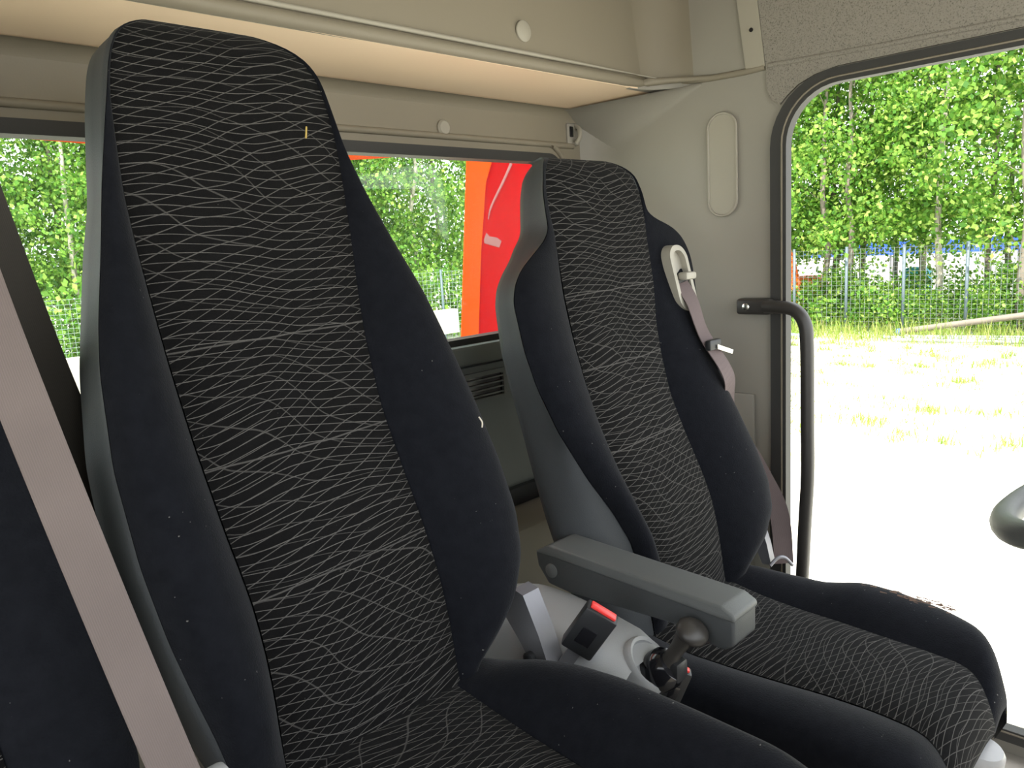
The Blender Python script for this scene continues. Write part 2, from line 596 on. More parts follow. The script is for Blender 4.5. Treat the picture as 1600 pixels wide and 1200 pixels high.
def seat_back(root, xc, tab, y0, z0, sl, zb, zt, T, grooves, rt=0.045, sig=.010):
    """tab rows: z, left edge, left seam, right seam, right edge, left bolster, right bolster, shell left x, shell right x"""
    nr = int((zt - zb) / .006)
    zs = [zb + (zt - zb) * i / nr for i in range(nr + 1)]
    zs = zs[:-6] + [zt - rt * (1 - math.sin(a)) for a in np.linspace(math.asin(max(0, 1 - (zt - zs[-7]) / rt)) + .06, math.pi / 2, 9)]
    cp, lb, rb, sh, uc = [], [], [], [], []
    for z in zs:
        xl, s1, s2, xr, bl, br, hl, hr = [rail(tab, k, z, sig) for k in range(1, 9)]
        top = 0
        q = 0
        if z > zt - rt:
            q = min(1, (z - (zt - rt)) / rt)
            top = rt * (1 - math.sqrt(max(0, 1 - q * q)))
        botr = 0
        g = sum(.0045 * math.exp(-((z - zg) / .007) ** 2) for zg in grooves)
        lum = -.018 * math.exp(-((z - (zb + .22)) / .16) ** 2)
        yp = y0 + sl * (z - z0)

        def pt(x, d):
            return (x, yp + d + top, z - d * sl * .5)
        row, ru = [], []
        for k in range(15):
            u = -1 + 2 * k / 14
            x = s1 + (s2 - s1) * (k / 14)
            d = lum - .010 * (1 - u ** 4) + g * (1 - u ** 8) + .004
            row.append(pt(x, d * (1 - q))); ru.append((x - xc, z * 1.03))
        cp.append(row); uc.append(ru)
        dse = lum * 1.0 + .004
        row = []
        for k in range(13):
            w = k / 12
            row.append(pt(s1 + (xl - s1) * w, (-bl * bolster_f(w) + dse * (1 - w) - .002 * min(1, w * 8)) * (1 - q)))
        lb.append(row)
        el = row[-1]; dl = -bl * bolster_f(1)
        row = []
        for k in range(13):
            w = k / 12
            row.append(pt(s2 + (xr - s2) * w, (-br * bolster_f(w) + dse * (1 - w) - .002 * min(1, w * 8)) * (1 - q)))
        rb.append(row)
        dr = -br * bolster_f(1)
        # shell section (top rounding keeps the back from opening)
        tb = max(.05, T - 1.2 * top) if top else T
        k1 = .35
        sec = [(xl, dl), (xl + (hl - xl) * .35 - .002, dl + .006), (xl + (hl - xl) * .75, dl + .02), (hl - .001, .045), (hl, tb - .03), (hl + .012, tb - .008), (hl + .035, tb),
               ((hl + hr) / 2, tb + .012), (hr - .035, tb), (hr - .012, tb - .008), (hr, tb - .03), (hr + .001, .045), (xr + (hr - xr) * .75, dr + .02), (xr + (hr - xr) * .35 + .002, dr + .006), (xr, dr)]
        sh.append([pt(x, d) for x, d in sec])
    strip_mesh('backrest_panel', cp, M['net'], root, uc)
    strip_mesh('backrest_bolster', lb, M['plush'], root)
    strip_mesh('backrest_bolster', rb, M['plush'], root)
    # close shell top and bottom
    V = [p for r in sh for p in r]
    n = len(sh[0])
    F = [(i * n + k, i * n + k + 1, (i + 1) * n + k + 1, (i + 1) * n + k) for i in range(len(sh) - 1) for k in range(n - 1)]
    e = (len(sh) - 1) * n
    F.append(tuple(e + k for k in range(n)))
    F.append(tuple(n - 1 - k for k in range(n)))
    o = make('backrest_shell', V, F, M['vinyl'], None, smooth=True, auto=70)
    part(o, root)


def seat_cushion(root, xc, tab, skirt, grooves, pat_dy=0.0):
    """tab rows: y, z centre, left edge, left seam, right seam, right edge, bolster left, bolster right"""
    ys = sorted(set(r[0] for r in tab))
    yf, yb = ys[0], ys[-1]
    n = 70
    rf = .055
    prm = []
    for i in range(n + 1):
        prm.append((yb + (yf + rf - yb) * i / n, 0))
    for a in np.linspace(.1, math.pi / 2, 10):
        prm.append((yf + rf - rf * math.sin(a), rf * (1 - math.cos(a))))
    for d in (.02, .045, .07):
        prm.append((yf + d * .35, rf + d))
    cp, lb, rb, uc = [], [], [], []
    sid = []
    L = 0; last = None
    for y, drop in prm:
        zc, xl, s1, s2, xr, bl, br = [rail(tab, k, y, .012) for k in range(1, 8)]
        q = (prm.index((y, drop)) - n) / 12 if drop else 0
        sq = 1 - .10 * max(0, q)
        zc -= drop
        if last: L += math.hypot(y - last[0], zc - last[1])
        last = (y, zc)
        g = sum(.004 * math.exp(-((y - yg) / .006) ** 2) for yg in grooves)
        row, ru = [], []
        for k in range(15):
            u = -1 + 2 * k / 14
            x = s1 + (s2 - s1) * k / 14
            row.append((x, y, zc + .010 * (1 - u ** 4) - g * (1 - u ** 8) - .003)); ru.append((x - xc, L + .31))
        cp.append(row); uc.append(ru)

        def bol(sa, xa, b):
            return [(sa + (xa - sa) * (k / 12), y, zc + b * bolster_f(k / 12) - .003 * (1 - k / 12)) for k in range(13)]
        l = bol(s1, xl, bl); r = bol(s2, xr, br)
        zs = zc - skirt + drop * .6
        if drop:
            zs = 9
        l += [(xl - .004, y, l[-1][2] - .02), (xl - .004, y, min(l[-1][2] - .035, zs))]
        r += [(xr + .004, y, r[-1][2] - .02), (xr + .004, y, min(r[-1][2] - .03, zs))]
        lb.append(l); rb.append(r)
    strip_mesh('cushion_panel', cp, M['net'], root, uc)
    strip_mesh('cushion_bolster', lb, M['plush'], root)
    strip_mesh('cushion_bolster', rb, M['plush'], root)


# --- middle passenger seat
MID = [
    (.310, .452, .454, .500, .502, 0, 0, .470, .485),
    (.303, .412, .414, .538, .540, 0, 0, .430, .520),
    (.295, .390, .393, .566, .568, 0, 0, .398, .560),
    (.280, .366, .369, .593, .595, 0, 0, .362, .597),
    (.255, .352, .355, .614, .616, 0, 0, .350, .617),
    (.240, .347, .350, .620, .622, 0, 0, .345, .622),
    (.200, .336, .341, .625, .628, .001, .001, .335, .628),
    (.150, .322, .336, .626, .634, .004, .004, .325, .633),
    (.090, .305, .331, .621, .650, .012, .010, .314, .648),
    (.030, .290, .331, .615, .671, .022, .018, .296, .668),
    (-.05, .268, .334, .605, .702, .036, .030, .276, .698),
    (-.10, .257, .336, .600, .716, .044, .036, .264, .711),
    (-.20, .247, .342, .597, .741, .054, .046, .249, .733),
    (-.30, .250, .350, .604, .760, .058, .052, .247, .748),
    (-.38, .260, .359, .612, .767, .058, .056, .257, .752),
    (-.44, .272, .362, .618, .757, .056, .056, .266, .745),
    (-.49, .284, .362, .621, .730, .05, .05, .278, .715),
    (-.53, .292, .360, .621, .690, .04, .036, .288, .690),
    (-.565, .30, .359, .620, .650, .02, .016, .30, .665),
    (-.60, .31, .359, .620, .640, .0, .0, .31, .65)]


def mid_seat(name, dx, slim=False):
    root = empty(name, (.49 + dx, .55, FLOOR))
    tab = [(r[0],) + tuple(v + dx for v in r[1:5]) + r[5:7] + tuple(v + dx for v in r[7:]) for r in MID]
    if slim:
        tab = [r[:4] + (min(r[4], .722 + dx),) + (r[5], min(r[6], .03)) + (r[7], min(r[8], .715 + dx)) for r in tab]
    seat_back(root, .48 + dx, tab, .76, -.56, .244, -.60, .304, .105, (-.09, -.225, -.375))
    ct = [(.80, -.575, .32, .36, .612, .66, .0, .0),
          (.74, -.580, .30, .36, .612, .69, .02, .012),
          (.68, -.588, .28, .36, .612, .715, .045, .038),
          (.62, -.595, .265, .362, .612, .73, .06, .055),
          (.55, -.600, .26, .362, .612, .738, .066, .064),
          (.45, -.602, .258, .362, .610, .738, .066, .066),
          (.34, -.600, .26, .362, .610, .735, .062, .062),
          (.26, -.600, .28, .37, .60, .715, .05, .05),
          (.22, -.605, .31, .39, .58, .69, .035, .035)]
    ct = [(r[0], r[1]) + tuple(v + dx for v in r[2:6]) + r[6:] for r in ct]
    seat_cushion(root, .48 + dx, ct, .16, ())
    part(box('cushion_base', (.30 + dx, .30, -.80), (.70 + dx, .80, -.70), M['black'], .02), root)
    part(box('pedestal', (.33 + dx, .36, FLOOR), (.67 + dx, .78, -.79), M['vinyl'], .02), root)
    return root


s = mid_seat('passenger_seat', 0)
tag(s, 'tall black passenger seat with wavy net pattern, nearest and largest in the cab', 'seat')
# hinge bracket at the lower right of the backrest
hb = part(slab('hinge_bracket', [(.80, -.545), (.775, -.50), (.755, -.505), (.728, -.56), (.705, -.62), (.695, -.70), (.735, -.70), (.735, -.63), (.765, -.585)], [], M['metal'], 'x', .752, .786, auto=30), s)
part(lathe('hinge_bolt', [(.010, 0), (.010, .008), (.006, .011)], (.752, .745, -.60), (-1, 0, 0), M['black'], 12), hb)
LINT = plain('lint', (.55, .50, .42), .9)
part(tube('loose_thread', [(.572, .9225, .175), (.5675, .9190, .160)], .0012, plain('yellow_thread', (.5, .36, .10), .9), 6), s)
part(tube('lint', smooth_path([(.7105, .7785, -.228), (.7135, .7755, -.236), (.7115, .7745, -.243)], 3), .0012, LINT, 6), s)
s2 = mid_seat('passenger_seat', -.51, True)
tag(s2, 'black plush passenger seat at the left edge, partly hidden behind a grey belt', 'seat')

# --- driver's seat
DRV = [
    (.175, 1.155, 1.170, 1.286, 1.292, 0, 0, 1.160, 1.28),
    (.168, 1.128, 1.142, 1.312, 1.317, 0, 0, 1.138, 1.30),
    (.158, 1.102, 1.117, 1.338, 1.342, 0, 0, 1.125, 1.32),
    (.140, 1.082, 1.092, 1.360, 1.362, 0, 0, 1.105, 1.34),
    (.100, 1.066, 1.080, 1.374, 1.376, 0, 0, 1.085, 1.36),
    (.060, 1.060, 1.076, 1.372, 1.377, 0, 0, 1.072, 1.37),
    (.045, 1.058, 1.076, 1.370, 1.400, .001, 0, 1.068, 1.40),
    (.030, 1.056, 1.076, 1.368, 1.450, .002, .002, 1.06, 1.44),
    (.010, 1.035, 1.075, 1.362, 1.478, .006, .004, 1.036, 1.47),
    (-.010, 1.000, 1.073, 1.360, 1.490, .012, .006, 1.020, 1.483),
    (-.035, .955, 1.070, 1.357, 1.497, .022, .008, .990, 1.49),
    (-.060, .927, 1.067, 1.353, 1.495, .030, .010, .968, 1.49),
    (-.090, .910, 1.064, 1.348, 1.488, .036, .014, .955, 1.48),
    (-.170, .906, 1.062, 1.325, 1.465, .044, .024, .944, 1.46),
    (-.230, .914, 1.065, 1.317, 1.462, .046, .034, .945, 1.455),
    (-.310, .940, 1.070, 1.313, 1.478, .046, .046, .950, 1.465),
    (-.400, .985, 1.080, 1.325, 1.505, .046, .056, .953, 1.49),
    (-.470, 1.030, 1.095, 1.338, 1.530, .044, .060, .958, 1.505),
    (-.530, 1.060, 1.118, 1.348, 1.545, .040, .060, .966, 1.515),
    (-.590, 1.070, 1.13, 1.352, 1.538, .036, .058, .975, 1.51),
    (-.640, 1.075, 1.135, 1.352, 1.495, .028, .048, .98, 1.48),
    (-.680, 1.080, 1.135, 1.350, 1.430, .02, .03, .99, 1.44),
    (-.730, 1.085, 1.135, 1.350, 1.400, 0, 0, 1.0, 1.42)]
dr = empty('driver_seat', (1.2, .55, FLOOR))
tag(dr, 'black driver seat with narrow headrest, grey vinyl sides and an armrest', 'seat')
seat_back(dr, 1.21, DRV, .76, -.70, .244, -.735, .169, .095, (-.27, -.42), sig=.007)
CT = [(.80, -.70, 1.00, 1.08, 1.365, 1.43, 0, 0),
      (.75, -.705, .985, 1.08, 1.365, 1.45, .015, .012),
      (.68, -.715, .97, 1.082, 1.362, 1.465, .022, .018),
      (.60, -.720, .962, 1.095, 1.36, 1.475, .028, .022),
      (.53, -.720, .96, 1.102, 1.357, 1.50, .030, .036),
      (.46, -.720, .96, 1.112, 1.350, 1.495, .030, .036),
      (.38, -.720, .96, 1.115, 1.343, 1.478, .030, .030),
      (.32, -.720, .962, 1.108, 1.335, 1.445, .028, .028),
      (.285, -.722, .975, 1.09, 1.31, 1.40, .022, .022),
      (.252, -.728, 1.0, 1.06, 1.26, 1.33, .010, .010)]
seat_cushion(dr, 1.21, CT, .11, (.445,))
part(box('cushion_base', (1.0, .30, -.86), (1.42, .80, -.79), M['black'], .02), dr)
part(box('pedestal', (1.03, .36, FLOOR), (1.38, .78, -.855), M['vinyl'], .02), dr)
part(lathe('adjusting_knob', [(.030, 0), (.032, .004), (.032, .045), (.028, .052), (.0, .053)], (1.235, .268, -.846), (-.06, -.15, 1), M['grey_knob'], 28), dr)
# armrest
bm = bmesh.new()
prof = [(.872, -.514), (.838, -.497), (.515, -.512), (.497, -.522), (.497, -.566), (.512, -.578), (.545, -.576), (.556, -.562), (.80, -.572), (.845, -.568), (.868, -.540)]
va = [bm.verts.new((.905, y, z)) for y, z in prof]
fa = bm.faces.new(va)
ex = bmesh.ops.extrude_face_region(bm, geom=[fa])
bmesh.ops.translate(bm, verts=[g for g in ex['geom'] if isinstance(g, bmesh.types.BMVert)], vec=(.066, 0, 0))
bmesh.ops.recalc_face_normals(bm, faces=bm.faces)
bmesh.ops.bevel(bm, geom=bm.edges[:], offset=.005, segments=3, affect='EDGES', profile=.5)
arm = part(from_bm('armrest', bm, M['arm_shaded'], auto=35), dr)
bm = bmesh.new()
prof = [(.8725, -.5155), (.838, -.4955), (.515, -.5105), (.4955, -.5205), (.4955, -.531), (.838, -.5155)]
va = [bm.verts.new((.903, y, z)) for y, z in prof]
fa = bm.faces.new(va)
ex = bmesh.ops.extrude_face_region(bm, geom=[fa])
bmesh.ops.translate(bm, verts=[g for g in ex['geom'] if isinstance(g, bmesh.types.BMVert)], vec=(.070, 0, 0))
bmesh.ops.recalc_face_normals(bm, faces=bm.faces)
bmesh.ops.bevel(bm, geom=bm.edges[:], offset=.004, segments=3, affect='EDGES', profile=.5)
part(from_bm('armrest_pad', bm, M['arm'], auto=35), arm)  # cap above the seam; its lighter tone paints in light from above
part(lathe('armrest_button', [(.0125, 0), (.0125, .003), (.009, .005), (0, .0055)], (.9055, .835, -.541), (-1, 0, 0), M['arm'], 20), arm)
# belt outlet in the right shoulder
bz = [(1.425, -.045), (1.43, -.02)]


def wing(x, z, off=0.0):
    return (x, .76 + .244 * (z + .70) - .016 - off, z)


ring_o = rrect(1.385, 1.452, -.150, -.012, .031, 8)
ring_i = rrect(1.396, 1.442, -.139, -.023, .022, 8)
V, F = [], []
n = len(ring_o)
for lp, off in ((ring_o, -.012), (ring_o, .010), (ring_i, .010), (ring_i, -.012)):
    V += [wing(x, z, off) for x, z in lp]
for j in range(3):
    for k in range(n):
        k2 = (k + 1) % n
        F.append((j * n + k, j * n + k2, (j + 1) * n + k2, (j + 1) * n + k))
bzl = part(make('belt_outlet', V, F, M['bezel'], None, smooth=True, auto=40), dr)
part(make('outlet_plate', [wing(x, z, -.004 if z > -.09 else -.006) for x, z in ring_i], [tuple(range(n))], M['bezel'], None), dr)
o = part(box('height_slider', (-.020, -.012, -.008), (.020, .012, .008), M['bezel'], .005), dr)
o.matrix_basis = Matrix.Translation(Vector(wing(1.424, -.077, .016)))
part(box('slot_lip', wing(1.398, -.098, -.004), Vector(wing(1.440, -.084, .010)) + Vector((0, .004, 0)), M['black'], .002), dr)
# recliner lever, rounded hinge cover at right of the cushion
o = part(slab('recliner_lever', [(.80, -.60), (.782, -.585), (.76, -.625), (.745, -.67), (.735, -.715), (.755, -.718), (.768, -.69), (.785, -.645)], [], M['metal'], 'x', 1.505, 1.525), dr)
o = part(tube('hinge_loop', smooth_path([(1.50, .735, -.715), (1.515, .725, -.700), (1.53, .715, -.702), (1.545, .705, -.722)], 5), .004, M['metal'], 8), dr)
# torn spot on the outer cushion bolster
random.seed(5)
V, F = [], []
for i in range(70):
    y = random.uniform(.37, .53); x = 1.452 + random.uniform(-.012, .014)
    z = -.684 + random.uniform(-.004, .003) - abs(y - .45) * .05
    a = random.uniform(-.4, .4); L = random.uniform(.006, .016)
    d = Vector((math.sin(a) * .3, -math.cos(a), random.uniform(-.1, .15))).normalized() * L
    p = Vector((x, y, z)); w = Vector((.0012, 0, .0006))
    b = len(V); V += [p - w, p + w, p + d + w * .5, p + d - w * .5]; F.append((b, b + 1, b + 2, b + 3))
tf = part(make('torn_fibre', V, F, plain('torn_fibre', (.16, .10, .07), .9), None), dr)
tf['kind'] = 'stuff'

# ------------------------------------------------------------------ belts and buckles
b = empty('seat_belt', (.16, .96, .31))
tag(b, 'grey seat belt crossing in front of the left passenger seat', 'seat belt')
part(ribbon('webbing', [(.128, .90, .29), (.140, .80, .10), (.150, .727, -.055), (.178, .688, -.25), (.205, .648, -.425), (.222, .625, -.52)], [(1, .25, 0), (1, .25, 0)], .041, .0016, M['belt']), b)
part(box('belt_guide', (.09, .89, .285), (.22, .99, .335), M['black'], .01), b)
tg = part(box('belt_tongue', (.222, .640, -.50), (.252, .662, -.447), M['console'], .006), b)
b = empty('seat_belt', (.30, 1.05, -.4))
tag(b, 'dark shaded seat belt hanging behind the left passenger seat by the rear window', 'seat belt')
part(ribbon('webbing', [(.168, .97, .29), (.200, .985, .12), (.238, .985, -.09), (.275, 1.0, -.25), (.31, 1.02, -.45)], [(1, .1, 0), (1, .1, 0)], .050, .0016, M['belt_shaded']), b)
part(box('retractor', (.27, 1.0, -.52), (.36, 1.07, -.42), M['black'], .01), b)

b = empty('seat_belt', wing(1.44, -.09))
tag(b, 'brown seat belt running from the outlet in the driver seat shoulder', 'seat belt')
pa = [Vector(wing(1.412, -.092, .004)), Vector(wing(1.416, -.13, .018)), Vector(wing(1.420, -.20, .026)), Vector(wing(1.446, -.29, .045)), Vector((1.505, .83, -.39)), Vector((1.550, .785, -.52)), Vector((1.578, .752, -.62)), Vector((1.582, .742, -.74))]
part(ribbon('webbing', pa, [(1, -.1, .25), (1, .1, .25), (1, 0, .2), (.6, -.8, .1), (.6, -.8, .1)], .042, .0018, M['belt_brown']), b)
tp = Vector(wing(1.424, -.222, .036))
tg = part(box('belt_tongue', tp + Vector((-.022, -.010, -.010)), tp + Vector((.024, .004, .012)), M['black'], .004), b)
o = part(slab('tongue_plate', [(tp.x + .0, tp.z - .008), (tp.x + .06, tp.z - .026), (tp.x + .064, tp.z - .018), (tp.x + .0, tp.z + .002)], [], M['chrome'], 'y', tp.y - .014, tp.y - .011), b)
part(box('belt_stop', tp + Vector((.018, -.006, -.055)), tp + Vector((.026, .002, -.02)), M['black'], .002), b)


def buckle(name, label, loc, up, side, L=.105, W=.056, T=.026, stalk=True):
    """body with red release button on its end"""
    up = Vector(up).normalized()
    side = Vector(side); side = (side - up * side.dot(up)).normalized()
    th = up.cross(side)
    mt = Matrix((side, th, up)).transposed().to_4x4()
    mt.translation = Vector(loc)
    root = empty(name, loc)
    tag(root, label, 'buckle')
    bod = box('buckle_body', (-W / 2, -T / 2, -L / 2), (W / 2, T / 2, L / 2), M['black'], .004)
    btn = box('release_button', (-W / 2 + .005, -T / 2 + .004, L / 2 - .001), (W / 2 - .005, T / 2 - .006, L / 2 + .004), M['redbtn'], .002)
    ins = box('moulded_mark', (-W / 4, -T / 2 - .0012, -L / 4), (W / 5, -T / 2 + .001, L / 8), M['gloss'], .001)
    obs = [bod, btn, ins]
    if stalk:
        obs.append(box('buckle_stalk', (-W / 5, -.003, -L / 2 - .10), (W / 5, .003, -L / 2 + .002), M['metal'], .001))
    for o in obs:
        o.matrix_world = mt
        o.parent = root
        o.matrix_parent_inverse = Matrix.Translation(root.location).inverted()
    return root


buckle('belt_buckle', 'black buckle with red release button standing beside the middle seat', (.790, .662, -.546), (.16, -.52, .80), (.45, -.60, -.62), L=.080, W=.050, T=.024)
buckle('belt_buckle', 'small buckle with red button low beside the parking brake lever', (.909, .600, -.668), (.1, -.35, .9), (.5, -.6, -.3), L=.07, W=.032, T=.02)

# ------------------------------------------------------------------ console, brake lever, ledge
cons = empty('center_console', (.85, .75, FLOOR))
tag(cons, 'light grey console hump between the two front seats', 'console')
rows = []
for i in range(30):
    y = .96 - .012 * i
    zt = float(np.interp(y, [.58, .62, .66, .72, .80, .86, .91, .96], [-.625, -.598, -.583, -.573, -.566, -.566, -.578, -.61]))
    wd = float(np.interp(y, [.58, .66, .8, .96], [.060, .075, .078, .075]))
    row = []
    for k in range(17):
        t = math.pi * k / 16
        c, s_ = math.cos(t), math.sin(t)
        row.append((.855 - math.copysign(abs(c) ** .55, c) * wd, y, zt - .09 + .09 * abs(s_) ** .6))
    row = [(row[0][0], y, FLOOR)] + row + [(row[-1][0], y, FLOOR)]
    rows.append(row)
o = strip_mesh('console_body', rows, M['console'], cons)
o2 = part(lathe('console_recess', [(.041, -.02), (.043, .002), (.040, .008), (.035, .006), (.032, -.004), (0, -.004)], (.862, .613, -.614), (.15, -.72, .68), M['console'], 32), cons)
part(lathe('console_screw', [(.008, 0), (.006, .002), (0, .002)], (.835, .80, -.5645), (0, 0, 1), M['panel'], 12), cons)

lev = empty('parking_brake_lever', (.868, .585, -.60))
tag(lev, 'black parking brake lever with rounded grey knob between the seats', 'brake lever')
part(lathe('lever_base', [(.026, -.03), (.031, -.004), (.030, .010), (.024, .020), (.0, .022)], (.868, .592, -.618), (.15, -.75, .65), M['gloss'], 28), lev)
bs, kn = Vector((.866, .583, -.605)), Vector((.877, .556, -.556))
part(tube('lever_stem', smooth_path([bs, bs.lerp(kn, .5), kn], 5), [.013, .0125, .012, .0115, .011, .011, .0115, .0125, .014, .015, .016], M['bar'], 16), lev)
ax = Vector((.45, -.75, .45)).normalized()
part(lathe('lever_knob', [(.004, -.014), (.016, -.010), (.0235, -.003), (.0235, .003), (.018, .009), (.008, .0125), (0, .013)], Vector((.8800, .548, -.549)), Vector((-.10, -.50, .86)), M['bar'], 28, auto=80), lev)
part(box('lever_collar', (.858, .560, -.628), (.888, .590, -.596), M['black'], .006), lev)

led = struct(box('trim_20', (XR, 1.16, -.90), (1.56, YR - .001, -.622), M['cover'], .012))  # rear ledge; pale beige stands in for sunlight falling on it

# ------------------------------------------------------------------ fittings on the walls
g = empty('grab_handle', (XL, .84, -.16))
tag(g, 'dark bent tube grab handle beside the driver door opening', 'handle')
part(tube('handle_tube', smooth_path([(1.612, .80, -.160), (1.607, .765, -.160), (1.604, .728, -.166), (1.602, .706, -.192), (1.602, .700, -.24), (1.602, .698, -.40), (1.602, .697, -.53), (1.606, .704, -.64), (1.614, .712, -.75), (1.624, .72, -.82)], 6), .0145, M['bar'], 14), g)
part(box('handle_bracket', (1.606, .785, -.178), (1.641, .868, -.142), M['bar'], .007, 3), g)
part(lathe('handle_screw', [(.0085, 0), (.0085, .003), (.005, .0045), (0, .0045)], (1.606, .842, -.160), (-1, 0, 0), M['chrome'], 16), g)
part(box('foot_bracket', (1.606, .70, -.86), (1.652, .75, -.80), M['bar'], .007), g)

o = slab('pillar_cover', rrect(.879, .947, .048, .271, .033, 10), [], M['cover'], 'x', XL - .005, XL)
tag(o, 'oval beige cover plate on the pillar behind the driver door', 'cover plate')
rim = rrect(.8775, .9485, .0465, .2725, .0345, 10)
tube('cover_rim', [(XL - .005, a, c) for a, c in rim] + [(XL - .005,) + rim[0]], .003, M['cover'], 6, o)
tag(lathe('round_plug', [(.0205, 0), (.020, .003), (.017, .005), (0, .0055)], (1.177, YH + .0035, .418), (0, -1, 0), M['cover'], 28), 'round pale plug in the overhead shelf face', 'plug')
tag(lathe('round_plug', [(.017, 0), (.017, .004), (.013, .008), (0, .008)], (1.132, YR - .010, .264), (0, -1, 0), M['cover'], 24), 'round grey plug above the rear window', 'plug')
hk = empty('coat_hook', (1.56, YR - .01, .272))
tag(hk, 'small grey hook with dark slot at the rear window corner', 'hook')
part(box('hook_plate', (1.538, YR - .016, .248), (1.585, YR - .008, .302), M['wall'], .006), hk)
part(box('hook_slot', (1.546, YR - .018, .268), (1.560, YR - .012, .294), M['gloss'], .002), hk)
part(tube('hook_arm', smooth_path([(1.572, YR - .014, .296), (1.566, YR - .032, .285), (1.560, YR - .036, .265), (1.556, YR - .028, .252)], 5), .006, M['cover'], 8), hk)

v = empty('air_vent', (1.18, YR - .012, -.335))
tag(v, 'dark slatted air vent in the panel under the rear window', 'vent')
part(slab('vent_frame', rrect(1.02, 1.266, -.343, -.273, .006), [rrect(1.028, 1.256, -.335, -.283, .003)], M['panel'], 'y', YR - .020, YR - .008), v)
part(box('vent_backing', (1.026, YR - .0135, -.337), (1.258, YR - .0125, -.281), M['gloss']), v)
for k in range(4):
    o = box('slat', (1.027, YR - .019, -.3285 + k * .0125 - .0016), (1.257, YR - .013, -.3285 + k * .0125 + .0016), M['panel'])
    part(o, v)

# steering wheel (mostly outside the frame)
sw = empty('steering_wheel', (1.21, .03, -.42))
tag(sw, 'dark steering wheel rim at the right edge', 'steering wheel')
ctr = Vector((1.215, .035, -.312)); axd = Vector((0, .42, .90)).normalized()
a1 = Vector((1, 0, 0)); a2 = axd.cross(a1)
RW = .225
V, F = [], []
for i in range(72):
    t = 2 * math.pi * i / 72
    rd = a1 * math.cos(t) + a2 * math.sin(t)
    for k in range(14):
        q = 2 * math.pi * k / 14
        V.append(ctr + rd * (RW + .018 * math.cos(q)) + axd * (.018 * math.sin(q)))
for i in range(72):
    for k in range(14):
        F.append((i * 14 + k, ((i + 1) % 72) * 14 + k, ((i + 1) % 72) * 14 + (k + 1) % 14, i * 14 + (k + 1) % 14))
part(make('rim', V, F, M['arm'], None, smooth=True), sw)
part(lathe('hub', [(.0, -.05), (.06, -.045), (.085, -.01), (.07, .012), (0, .018)], ctr, axd, M['arm'], 28), sw)
for t in (math.radians(20), math.radians(160), math.radians(250), math.radians(290)):
    rd = a1 * math.cos(t) + a2 * math.sin(t)
    part(tube('spoke', [ctr + rd * .06, ctr + rd * .14 - axd * .008, ctr + rd * (RW - .004)], [.02, .014, .013], M['arm'], 10), sw)
part(tube('column', [ctr - axd * .03, ctr - axd * .62], .035, M['black'], 14), sw)

# dashboard behind the viewpoint
db = empty('dashboard', (.5, -.6, FLOOR))
tag(db, 'grey dashboard under the windscreen', 'dashboard')
part(box('dash_body', (XR + .002, YF + .002, -.75), (XL - .002, -.50, -.33), M['console'], .05, 4), db)
part(box('dash_toe_panel', (XR + .002, YF + .002, FLOOR), (XL - .002, YF + .06, -.752), M['panel']), db)

# ------------------------------------------------------------------ outside: truck body behind the cab


hd = empty('load_bed', (0.6, 2.0, GROUND))
tag(hd, 'red steel headboard of the load bed behind the cab, orange beam and sunlit edge', 'truck body')
K = .841
YB = 1.85


def board(pts):
    return [(a * K, c * K) for a, c in pts]


part(slab('headboard_panel', board([(1.975, -1.0), (1.975, -.60), (2.05, -.05), (2.10, .34), (2.14, .62), (2.56, .62), (2.56, -1.0)]), [], M['red'], 'y', YB, YB + .010), hd)
part(slab('headboard_edge', board([(1.85, -1.0), (1.905, -.60), (2.035, .34), (2.06, .62), (2.24, .62), (2.165, .34), (2.125, .26), (2.075, 0), (1.994, -.60), (1.96, -1.0)]), [], M['orange'], 'y', YB - .005, YB), hd)  # red edge in sun, the glare put into an orange colour
part(slab('top_beam', board([(-1.3, .42), (1.45, .325), (1.76, .352), (2.06, .42), (2.06, .62), (-1.3, .62)]), [], M['orange'], 'y', YB, YB + .09), hd)
part(box('headboard_post', (2.155, YB, -.9), (2.21, YB + .06, .54), M['red'], .004), hd)
part(box('bed_floor', (-1.0, YB + .01, -.90), (2.2, 6.0, -.80), plain('pale_bed', (.42, .39, .34), .8), .0), hd)
part(box('bed_side', (-1.0, 5.9, -.80), (5.2, 6.0, -.56), plain('pale_side', (.42, .39, .35), .8), .0), hd)
part(tube('tie_ring', smooth_path([(4.45 + .14 * math.cos(t), 5.88, -.66 + .14 * math.sin(t)) for t in np.linspace(-.3, math.pi + .3, 9)], 3), .008, M['metal'], 8), hd)
part(box('chassis', (-.4, 1.5, -1.6), (1.6, 6.0, -.91), M['black']), hd)
# bare patches where the paint is gone
sc = plain('bare_primer', (.20, .075, .08), .8)
part(tube('paint_scratch', smooth_path([(p[0] * K, YB - .0005, p[1] * K) for p in ((2.275, .335), (2.22, .26), (2.15, .17), (2.13, .12))], 4), [.006, .0055, .005, .005, .005, .0045, .0045, .004, .004, .003, .003, .002, .002], sc, 6), hd)
part(slab('paint_chip', board([(2.10, .045), (2.115, .07), (2.13, .055), (2.17, .05), (2.195, .035), (2.18, .01), (2.14, .02), (2.10, .03)]), [], sc, 'y', YB - .001, YB + .001), hd)

# ------------------------------------------------------------------ outside: yard


